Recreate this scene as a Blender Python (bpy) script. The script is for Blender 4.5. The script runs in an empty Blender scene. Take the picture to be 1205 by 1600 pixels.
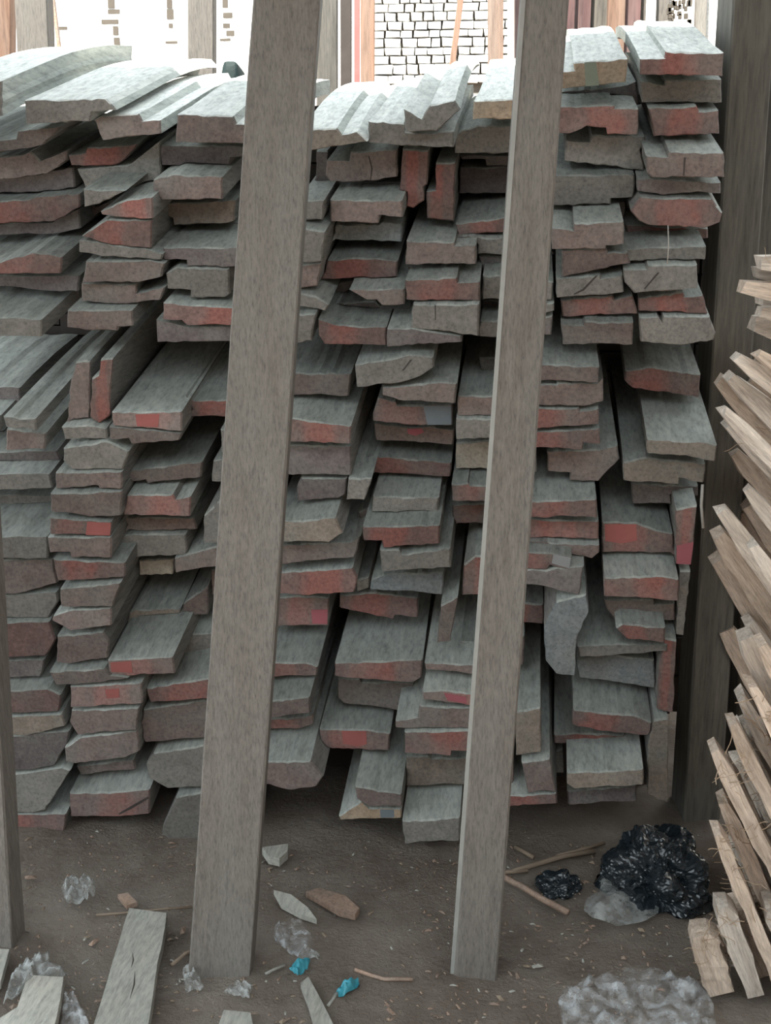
import bpy, bmesh, math, random
from mathutils import Vector, Matrix, noise

random.seed(11)
SC = bpy.context.scene
COL = SC.collection
R = math.radians

# ------------------------------------------------------------------ camera
F_PX, W_PX, H_PX = 1800.0, 1205.0, 1600.0
CAM_Y, CAM_Z = -2.35, 1.42
PITCH, YAW = R(14.5), R(7.0)
cam_d = bpy.data.cameras.new('camera')
cam = bpy.data.objects.new('camera', cam_d)
COL.objects.link(cam)
cam.location = (0, CAM_Y, CAM_Z)
cam.rotation_euler = (R(90) - PITCH, 0, YAW)
cam_d.sensor_fit = 'VERTICAL'
cam_d.sensor_height = 24.0
cam_d.lens = F_PX / H_PX * 24.0
cam_d.clip_start = 0.05
SC.camera = cam

# ------------------------------------------------------------------ light
world = bpy.data.worlds.new('world')
SC.world = world
world.use_nodes = True
wn = world.node_tree
bg = wn.nodes['Background']
bg.inputs['Color'].default_value = (0.85, 0.955, 1.0, 1)
bg.inputs['Strength'].default_value = 1.3
sun_d = bpy.data.lights.new('sun', 'SUN')
sun_d.energy = 9.0
sun_d.angle = R(0.6)
sun_d.color = (1.0, 0.95, 0.86)
sun = bpy.data.objects.new('sun', sun_d)
COL.objects.link(sun)
sun.location = (-3, -6, 8)
sun.rotation_euler = Vector((0.25, 0.50, -1.35)).to_track_quat('-Z', 'Y').to_euler()

vs = SC.view_settings
vs.view_transform = 'Standard'
vs.look = 'None'
vs.gamma = 1.0
vs.use_curve_mapping = False
vs.exposure = 1.32

# ------------------------------------------------------------------ helpers
cf = Vector((-math.sin(YAW) * math.cos(PITCH), math.cos(YAW) * math.cos(PITCH), -math.sin(PITCH)))
cr = Vector((math.cos(YAW), math.sin(YAW), 0))
cu = cr.cross(cf)
CAM = Vector((0, CAM_Y, CAM_Z))

def ray(x, y):
    return cf + cr * ((x - W_PX / 2) / F_PX) - cu * ((y - H_PX / 2) / F_PX)

def at(x, y, Y):
    """the point of the place seen at photo pixel x, y that stands at depth Y"""
    d = ray(x, y)
    return CAM + d * ((Y - CAM_Y) / d.y)

def ground(x, y, z=0.0):
    d = ray(x, y)
    return CAM + d * ((z - CAM_Z) / d.z)

def tag(o, label=None, cat=None, group=None, kind=None):
    if label: o['label'] = label
    if cat: o['category'] = cat
    if group: o['group'] = group
    if kind: o['kind'] = kind
    return o

def obj(name, verts, faces, mats, parent=None, midx=None, smooth=False):
    me = bpy.data.meshes.new(name)
    me.from_pydata([tuple(v) for v in verts], [], faces)
    for m in (mats if isinstance(mats, (list, tuple)) else [mats]):
        me.materials.append(m)
    if midx:
        me.polygons.foreach_set('material_index', midx)
    if smooth:
        me.polygons.foreach_set('use_smooth', [True] * len(me.polygons))
    me.update()
    o = bpy.data.objects.new(name, me)
    COL.objects.link(o)
    if parent: o.parent = parent
    return o

def empty(name, loc):
    o = bpy.data.objects.new(name, None)
    COL.objects.link(o)
    o.location = loc
    o.empty_display_size = 0.05
    return o

def fix_normals(o):
    bm = bmesh.new(); bm.from_mesh(o.data)
    bmesh.ops.recalc_face_normals(bm, faces=bm.faces)
    bm.to_mesh(o.data); bm.free()
    return o

# ------------------------------------------------------------------ materials
def new_mat(name):
    m = bpy.data.materials.new(name); m.use_nodes = True
    nt = m.node_tree
    b = nt.nodes['Principled BSDF']
    return m, nt, b

def N(nt, t, **kw):
    n = nt.nodes.new(t)
    for k, v in kw.items(): setattr(n, k, v)
    return n

def coords(nt, scale=(1, 1, 1), mode='Object', rnd=True):
    tc = N(nt, 'ShaderNodeTexCoord')
    mp = N(nt, 'ShaderNodeMapping')
    mp.inputs['Scale'].default_value = scale
    nt.links.new(tc.outputs[mode], mp.inputs['Vector'])
    if rnd:
        oi = N(nt, 'ShaderNodeObjectInfo')
        ml = N(nt, 'ShaderNodeMath', operation='MULTIPLY'); ml.inputs[1].default_value = 37.0
        nt.links.new(oi.outputs['Random'], ml.inputs[0])
        nt.links.new(ml.outputs[0], mp.inputs['Location'])
    return mp.outputs['Vector']

def noise_tex(nt, vec, scale, detail=4, rough=0.6):
    n = N(nt, 'ShaderNodeTexNoise')
    n.inputs['Scale'].default_value = scale
    n.inputs['Detail'].default_value = detail
    n.inputs['Roughness'].default_value = rough
    nt.links.new(vec, n.inputs['Vector'])
    return n.outputs['Fac']

def ramp(nt, fac, stops):
    r = N(nt, 'ShaderNodeValToRGB')
    e = r.color_ramp.elements
    while len(e) < len(stops): e.new(0.5)
    for i, (p, c) in enumerate(stops):
        e[i].position = p; e[i].color = (c[0], c[1], c[2], 1)
    nt.links.new(fac, r.inputs['Fac'])
    return r.outputs['Color']

def mixc(nt, fac, a, b, mode='MIX'):
    m = N(nt, 'ShaderNodeMix', data_type='RGBA', blend_type=mode)
    for s, v in ((m.inputs[0], fac), (m.inputs[6], a), (m.inputs[7], b)):
        if hasattr(v, 'is_linked'): nt.links.new(v, s)
        elif isinstance(v, (int, float)): s.default_value = v
        else: s.default_value = (v[0], v[1], v[2], 1)
    return m.outputs[2]

def bump(nt, b, h, strength=0.3, dist=0.01):
    n = N(nt, 'ShaderNodeBump')
    n.inputs['Strength'].default_value = strength
    n.inputs['Distance'].default_value = dist
    nt.links.new(h, n.inputs['Height'])
    nt.links.new(n.outputs['Normal'], b.inputs['Normal'])

def wood_mat(name, c0, c1, scale=(1, 1, 1), nscale=30, rough=0.9, bstr=0.25, patch=None, dust=0.25,
             dustc=(0.20, 0.195, 0.18), speck=0.0):
    m, nt, b = new_mat(name)
    v = coords(nt, scale)
    f = noise_tex(nt, v, nscale, 5)
    col = ramp(nt, f, [(0.3, c0), (0.7, c1)])
    oi = N(nt, 'ShaderNodeObjectInfo')
    if patch:
        # painted / freshly worn patch somewhere across the sawn end
        tc = N(nt, 'ShaderNodeTexCoord')
        sp = N(nt, 'ShaderNodeSeparateXYZ')
        nt.links.new(tc.outputs['Generated'], sp.inputs[0])
        mr = N(nt, 'ShaderNodeMapRange'); mr.inputs['To Min'].default_value = 0.3; mr.inputs['To Max'].default_value = 0.65
        nt.links.new(oi.outputs['Random'], mr.inputs['Value'])
        s = N(nt, 'ShaderNodeMath', operation='SUBTRACT')
        nt.links.new(sp.outputs['X'], s.inputs[0]); nt.links.new(mr.outputs[0], s.inputs[1])
        a = N(nt, 'ShaderNodeMath', operation='ABSOLUTE'); nt.links.new(s.outputs[0], a.inputs[0])
        f3 = noise_tex(nt, v, 22, 3)
        ad = N(nt, 'ShaderNodeMath', operation='MULTIPLY_ADD'); ad.inputs[1].default_value = 0.35
        nt.links.new(f3, ad.inputs[0]); nt.links.new(a.outputs[0], ad.inputs[2])
        mk = ramp(nt, ad.outputs[0], [(0.33, (1, 1, 1)), (0.45, (0, 0, 0))])
        col = mixc(nt, mk, col, patch)
    f2 = noise_tex(nt, v, 9, 3)
    dm = ramp(nt, f2, [(0.42, (0, 0, 0)), (0.72, (dust * 2.2,) * 3)])
    col = mixc(nt, dm, col, dustc)
    fg = noise_tex(nt, v, nscale * 4.5, 6, 0.75)
    gr = ramp(nt, fg, [(0.28, (0.55, 0.55, 0.56)), (0.5, (1, 1, 1)), (0.72, (1.3, 1.28, 1.24))])
    col = mixc(nt, 1.0, col, gr, 'MULTIPLY')
    hs = N(nt, 'ShaderNodeHueSaturation')
    vr = N(nt, 'ShaderNodeMapRange'); vr.inputs['To Min'].default_value = 0.78; vr.inputs['To Max'].default_value = 1.22
    nt.links.new(oi.outputs['Random'], vr.inputs['Value'])
    nt.links.new(vr.outputs[0], hs.inputs['Value'])
    nt.links.new(col, hs.inputs['Color'])
    nt.links.new(hs.outputs['Color'], b.inputs['Base Color'])
    b.inputs['Roughness'].default_value = rough
    b.inputs['Specular IOR Level'].default_value = 0.2
    fb = noise_tex(nt, coords(nt, scale), nscale * 5, 4)
    bump(nt, b, fb, bstr, 0.004)
    return m

END = {
    'r': wood_mat('sawn_end_red', (0.15, 0.098, 0.09), (0.215, 0.138, 0.126), patch=(0.25, 0.112, 0.097)),
    'R': wood_mat('sawn_end_marked', (0.17, 0.125, 0.115), (0.235, 0.17, 0.155), patch=(0.27, 0.145, 0.13)),
    'b': wood_mat('sawn_end_brown', (0.155, 0.12, 0.11), (0.225, 0.175, 0.16), dust=0.3),
    'g': wood_mat('sawn_end_grey', (0.165, 0.155, 0.142), (0.235, 0.22, 0.203), dust=0.35),
    't': wood_mat('sawn_end_tan', (0.205, 0.17, 0.142), (0.28, 0.235, 0.198), dust=0.3, dustc=(0.21, 0.21, 0.19)),
    'y': wood_mat('sawn_end_fresh', (0.30, 0.225, 0.16), (0.40, 0.31, 0.23), dust=0.25, dustc=(0.23, 0.23, 0.2)),
    'p': wood_mat('sawn_end_purple_and_shaded', (0.115, 0.097, 0.097), (0.18, 0.152, 0.15), dust=0.3),  # purplish wood, and recessed ends darkened for the shade in gaps
    'u': wood_mat('sawn_end_blue', (0.15, 0.168, 0.175), (0.22, 0.24, 0.247), dust=0.3),
    'w': wood_mat('sawn_end_pale', (0.30, 0.265, 0.22), (0.42, 0.38, 0.32), dust=0.25),
}
DUST = wood_mat('dusty_face', (0.30, 0.32, 0.295), (0.40, 0.415, 0.39), scale=(1, 0.15, 1), nscale=25, dust=0.2,
                dustc=(0.36, 0.36, 0.33), bstr=0.15)
PALE = wood_mat('pale_dusty_lit_face', (0.47, 0.48, 0.455), (0.62, 0.625, 0.60), scale=(1, 0.12, 1), nscale=22, dust=0.15,
                dustc=(0.42, 0.42, 0.37), bstr=0.2)  # dust, with the top layer's sky brightness put into the colour
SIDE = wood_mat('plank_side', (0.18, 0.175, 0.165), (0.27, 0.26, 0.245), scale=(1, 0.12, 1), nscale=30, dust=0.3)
POST = wood_mat('post_wood', (0.155, 0.138, 0.123), (0.205, 0.186, 0.168), scale=(1, 1, 0.10), nscale=60, dust=0.4,
                dustc=(0.205, 0.195, 0.178), bstr=0.25)
POST_D = wood_mat('dark_post_wood', (0.085, 0.08, 0.072), (0.15, 0.14, 0.125), scale=(1, 1, 0.08), nscale=30, dust=0.3,
                  dustc=(0.13, 0.12, 0.10))
POST_B = wood_mat('brown_post_wood', (0.20, 0.12, 0.085), (0.29, 0.18, 0.13), scale=(1, 1, 0.08), nscale=20)
BOARD_R_SHADED = wood_mat('red_board_wood_shaded', (0.095, 0.055, 0.055), (0.14, 0.085, 0.082), scale=(1, 1, 0.08), nscale=20)  # red wood darkened in colour to stand for shade on the boards
SLAT = wood_mat('raw_slat_wood', (0.42, 0.325, 0.255), (0.76, 0.63, 0.53), scale=(0.10, 1, 1), nscale=70, dust=0.25,
                dustc=(0.30, 0.24, 0.19), bstr=0.6)
SLAT_G = wood_mat('weathered_slat_wood', (0.42, 0.355, 0.305), (0.74, 0.66, 0.585), scale=(0.10, 1, 1), nscale=70, dust=0.3,
                  dustc=(0.26, 0.22, 0.18), bstr=0.6)
FLOORB = wood_mat('grey_offcut_wood', (0.34, 0.335, 0.30), (0.44, 0.43, 0.39), scale=(1, 0.2, 1), nscale=30, dust=0.2,
                  dustc=(0.36, 0.32, 0.27))
CHIP = wood_mat('bark_chip', (0.27, 0.18, 0.135), (0.38, 0.27, 0.21), dust=0.3)
STONE = wood_mat('white_block', (0.72, 0.70, 0.66), (0.86, 0.85, 0.82), dust=0.1, dustc=(0.6, 0.58, 0.55))

def flat_mat(name, c, rough=0.9, spec=0.2):
    m, nt, b = new_mat(name)
    f = noise_tex(nt, coords(nt), 18, 4)
    col = mixc(nt, f, [k * 0.75 for k in c], [min(1, k * 1.2) for k in c])
    nt.links.new(col, b.inputs['Base Color'])
    b.inputs['Roughness'].default_value = rough
    b.inputs['Specular IOR Level'].default_value = spec
    return m

PALE_EDGE = flat_mat('pale_edge_strip', (0.33, 0.33, 0.31))  # paler strip along the thin post's left front corner
JOINT = flat_mat('dark_joint', (0.10, 0.085, 0.07))
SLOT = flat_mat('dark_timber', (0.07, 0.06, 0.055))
SUN_BLOCKER = flat_mat('sun_blocker_sheet', (0.16, 0.15, 0.14))
RED_CLOTH = flat_mat('red_paint_board', (0.40, 0.14, 0.13))
GREEN_TARP = flat_mat('dark_green_sheet', (0.005, 0.014, 0.014), 0.7, 0.2)
FIBRE = flat_mat('wood_fibre', (0.44, 0.33, 0.235))
STICK = flat_mat('dry_stick', (0.26, 0.20, 0.15))
BLACKBAG = flat_mat('black_plastic', (0.015, 0.022, 0.028), 0.22, 0.7)
BLUEP = flat_mat('blue_plastic', (0.05, 0.30, 0.38), 0.4, 0.5)
THREAD = flat_mat('grey_thread', (0.42, 0.40, 0.37))

def clear_mat(name, c, alpha):
    m, nt, b = new_mat(name)
    b.inputs['Base Color'].default_value = (*c, 1)
    b.inputs['Roughness'].default_value = 0.16
    b.inputs['Specular IOR Level'].default_value = 0.6
    f = noise_tex(nt, coords(nt), 26, 5, 0.7)  # whitish patches in the film stand in for wrinkle highlights
    mr = N(nt, 'ShaderNodeMapRange')
    mr.inputs['From Min'].default_value = 0.42; mr.inputs['From Max'].default_value = 0.64
    mr.inputs['To Min'].default_value = max(0.05, alpha - 0.3); mr.inputs['To Max'].default_value = min(1, alpha + 0.25)
    nt.links.new(f, mr.inputs['Value'])
    nt.links.new(mr.outputs[0], b.inputs['Alpha'])
    return m

CLEAR = clear_mat('clear_plastic', (0.62, 0.64, 0.66), 0.30)
CLEARW = clear_mat('milky_plastic', (0.40, 0.41, 0.40), 0.62)

def dirt_mat():
    m, nt, b = new_mat('packed_dirt')
    v = coords(nt, rnd=False)
    f = noise_tex(nt, v, 5, 8, 0.65)
    col = ramp(nt, f, [(0.3, (0.265, 0.205, 0.168)), (0.5, (0.385, 0.318, 0.268)), (0.72, (0.50, 0.435, 0.38))])
    f2 = noise_tex(nt, v, 60, 4, 0.7)
    col = mixc(nt, ramp(nt, f2, [(0.58, (0, 0, 0)), (0.75, (0.5, 0.5, 0.5))]), col, (0.31, 0.27, 0.235))
    nt.links.new(col, b.inputs['Base Color'])
    b.inputs['Roughness'].default_value = 0.95
    b.inputs['Specular IOR Level'].default_value = 0.15
    bump(nt, b, noise_tex(nt, v, 70, 6, 0.75), 1.0, 0.035)
    return m
DIRT = dirt_mat()

# ------------------------------------------------------------------ setting
def make_floor():
    verts, faces = [], []
    x0, x1, y0, y1 = -1.5, 1.5, -1.0, 1.0
    nx, ny = 200, 134
    for j in range(ny + 1):
        for i in range(nx + 1):
            x = x0 + (x1 - x0) * i / nx; y = y0 + (y1 - y0) * j / ny
            h = noise.fractal(Vector((x * 3, y * 3, 0.3)), 1.0, 2.0, 3) * 0.012 + noise.noise(Vector((x * 23, y * 23, 2))) * 0.005
            edge = min(1, (x - x0) / .2, (x1 - x) / .2, (y - y0) / .2, (y1 - y) / .2)
            verts.append((x, y, h * max(0, edge)))
    for j in range(ny):
        for i in range(nx):
            a = j * (nx + 1) + i
            faces.append((a, a + 1, a + nx + 2, a + nx + 1))
    n = len(verts)
    X0, X1, Y0, Y1 = -9, 9, -9, 9
    verts += [(X0, Y0, 0), (X1, Y0, 0), (X1, Y1, 0), (X0, Y1, 0)]
    c = [0, nx, (ny + 1) * (nx + 1) - 1, ny * (nx + 1)]
    faces += [(n, n + 1, c[1], c[0]), (n + 1, n + 2, c[2], c[1]), (n + 2, n + 3, c[3], c[2]), (n + 3, n, c[0], c[3])]
    o = obj('floor', verts, faces, DIRT, smooth=True)
    return tag(o, 'brown packed dirt ground littered with chips', None, kind='structure')
make_floor()

def box_vf(x0, x1, y0, y1, z0, z1):
    v = [(x0, y0, z0), (x1, y0, z0), (x1, y1, z0), (x0, y1, z0), (x0, y0, z1), (x1, y0, z1), (x1, y1, z1), (x0, y1, z1)]
    f = [(3, 2, 1, 0), (4, 5, 6, 7), (0, 1, 5, 4), (1, 2, 6, 5), (2, 3, 7, 6), (3, 0, 4, 7)]
    return v, f

v, f = box_vf(-6, 6, -2.25, -0.05, 3.0, 3.05)  # unseen roof, added to keep the sun off the stack
tag(obj('ceiling_sun_blocker', v, f, SUN_BLOCKER), 'unseen flat roof added to shade the timber stack', kind='structure')

# added walls out of view, cutting low sky light from behind and right
BLOCKER_BOARDS = flat_mat('light_blocker_boards', (0.20, 0.17, 0.145))
v, f = box_vf(-5, 5, -6.2, -6.0, 0, 3.4)
tag(obj('wall_front_blocker', v, f, BLOCKER_BOARDS), 'added unseen wall cutting low sky light in front of the stack', kind='structure')
v, f = box_vf(3.2, 3.35, -5.8, 2.0, 0, 3.2)
tag(obj('wall_right_blocker', v, f, BLOCKER_BOARDS), 'added unseen wall cutting low sky light from the right', kind='structure')

# far wall of white blocks with dark joints
WY = 5.2
v, f = box_vf(-7, 7, WY, WY + 0.3, 0, 3.6)
wall = tag(obj('wall_back', v, f, STONE), 'sunlit white block wall behind the stack', kind='structure')
bx0, bx1 = at(588, 50, WY).x, at(872, 50, WY).x
bz0, bz1 = at(700, 105, WY).z, at(700, -12, WY).z
jv, jf = box_vf(bx0 - .02, bx1 + .02, WY - 0.012, WY + 0.05, bz0 - .15, bz1 + .15)
obj('joint_bed', jv, jf, JOINT, wall)
proto_blocks = []
for k in range(6):
    rb = random.Random(k)
    vv, ff = box_vf(-.5, .5, -.5, .5, -.5, .5)
    vv = [(a + rb.uniform(-.07, .07), b, c + rb.uniform(-.09, .09)) for a, b, c in vv]
    me = bpy.data.meshes.new('block'); me.from_pydata(vv, [], ff); me.materials.append(STONE)
    proto_blocks.append(me)
z = bz0 - 0.1
rb = random.Random(5)
while z < bz1 + 0.1:
    hgt = rb.uniform(0.042, 0.062)
    x = bx0 - rb.uniform(0, .04)
    while x < bx1:
        w = rb.uniform(0.06, 0.12)
        o = bpy.data.objects.new('block', rb.choice(proto_blocks))
        COL.objects.link(o); o.parent = wall
        o.location = (x + w / 2, WY - 0.03 + rb.uniform(-.008, .008), z + hgt / 2)
        o.scale = (w - 0.012, 0.06, hgt - 0.009)
        x += w
    z += hgt
# dark joints in the over-lit left of the wall
for (px, py, w, h) in [(174, 5, 10, 14), (178, 18, 18, 6), (172, 34, 26, 6), (181, 48, 8, 12), (183, 68, 9, 16), (98, 44, 14, 4),
                       (265, 6, 8, 12), (266, 22, 10, 14), (267, 40, 6, 6), (268, 66, 18, 3),
                       (352, 5, 8, 12), (356, 24, 14, 7), (354, 40, 10, 6), (360, 52, 12, 7), (352, 62, 16, 3)]:
    p = at(px, py, WY)
    s = (WY - CAM_Y) / F_PX
    v, f = box_vf(p.x - w * s / 2, p.x + w * s / 2, WY - 0.006, WY + 0.02, p.z - h * s / 2, p.z + h * s / 2)
    obj('joint', v, f, JOINT, wall)

# ------------------------------------------------------------------ posts
def post(name, p0, p1, width, thick, mat, label, cat='post', ext0=0.0, ext1=0.35, yaw=0.0, taper=1.0):
    """squared timber from foot p0 to p1, front face towards the viewer, slightly bowed and rough"""
    ax = (p1 - p0).normalized()
    a, b = p0 - ax * ext0, p1 + ax * ext1
    X = Vector((math.cos(yaw), math.sin(yaw), 0)); X = (X - ax * X.dot(ax)).normalized()
    Yv = ax.cross(X).normalized()
    if Yv.y < 0: Yv = -Yv
    n = 14
    prof = []
    c = min(width, thick) * 0.05
    for sx, sy in ((-1, -1), (1, -1), (1, 1), (-1, 1)):
        hx, hy = width / 2, thick / 2
        if sx * sy > 0:
            prof += [(sx * hx, sy * (hy - c)), (sx * (hx - c), sy * hy)]
        else:
            prof += [(sx * (hx - c), sy * hy), (sx * hx, sy * (hy - c))]
    # order: start at left/front corner, go round
    prof = sorted(prof, key=lambda q: math.atan2(q[1], q[0]))
    m = len(prof)
    verts, faces = [], []
    rr = random.Random(len(label or '') * 7)
    ph = rr.uniform(0, 6)
    for i in range(n + 1):
        t = i / n
        base = a.lerp(b, t)
        k = 1 + (taper - 1) * t
        off = math.sin(t * 5 + ph) * width * 0.015
        for (qx, qy) in prof:
            j1, j2 = rr.uniform(-1, 1) * width * 0.008, rr.uniform(-1, 1) * width * 0.008
            verts.append(base + X * (qx * k + off + j1) + Yv * (qy * k + j2))
    for i in range(n):
        for j in range(m):
            faces.append((i * m + j, i * m + (j + 1) % m, (i + 1) * m + (j + 1) % m, (i + 1) * m + j))
    faces.append(tuple(reversed(range(m))))
    faces.append(tuple(n * m + j for j in range(m)))
    o = obj(name, verts, faces, mat)
    fix_normals(o)
    return tag(o, label, cat)

def gpost(bx, by, tx, ty, tY, wpx, thick, mat, label, **kw):
    p0 = ground(bx, by)
    p1 = at(tx, ty, tY)
    depth = (p0 - CAM).dot(cf)
    o = post('post', p0, p1, wpx * depth / F_PX, thick, mat, label, ext0=0.03, **kw)
    return o

gpost(345, 1512, 452, 0, -0.14, 96, 0.06, POST, 'thick squared grey-brown post standing before the middle of the timber stack', yaw=R(6))
tp = gpost(742, 1506, 851, 0, -0.14, 66, 0.075, POST, 'thin squared grey-brown post with pale left edge, right of the thick post', yaw=R(4))
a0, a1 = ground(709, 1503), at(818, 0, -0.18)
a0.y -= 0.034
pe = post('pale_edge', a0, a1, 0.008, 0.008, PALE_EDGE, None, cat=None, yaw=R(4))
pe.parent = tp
pe['label'] = 'pale edge strip'

gpost(-24, 1462, -92, 400, -0.16, 112, 0.07, POST, 'brown post cut off by the left edge of the picture', yaw=R(3), ext1=1.1)

# ------------------------------------------------------------------ plank stack
TAN = math.tan(R(15.0))
Y_A, Y_B = 0.30, 1.10
def Hc(y):
    if y < Y_A: return y * TAN
    h = Y_A * TAN
    y2 = min(y, Y_B)
    u = (y2 - Y_A) / (Y_B - Y_A)
    return h + TAN * (Y_B - Y_A) * (u - u * u / 2)

# end faces traced per area: (origin x, origin y, scale), then polygon, colour of the end, optional depth
AREAS = {
 'A': (0, 0, .3485), 'B': (0, 160, .2374), 'C': (200, 160, .2376), 'D': (460, 0, .3485), 'E': (460, 200, .225),
 'F': (600, 200, .2324), 'G': (840, 0, .303), 'H': (840, 260, .303), 'I': (0, 500, .3154), 'J': (0, 680, .3154),
 'K': (0, 960, .3154), 'L': (420, 520, .2988), 'M': (420, 740, .2988), 'N': (400, 980, .3154), 'O': (780, 520, .2988),
 'P': (780, 760, .2988), 'Q': (740, 980, .332),
}
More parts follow.
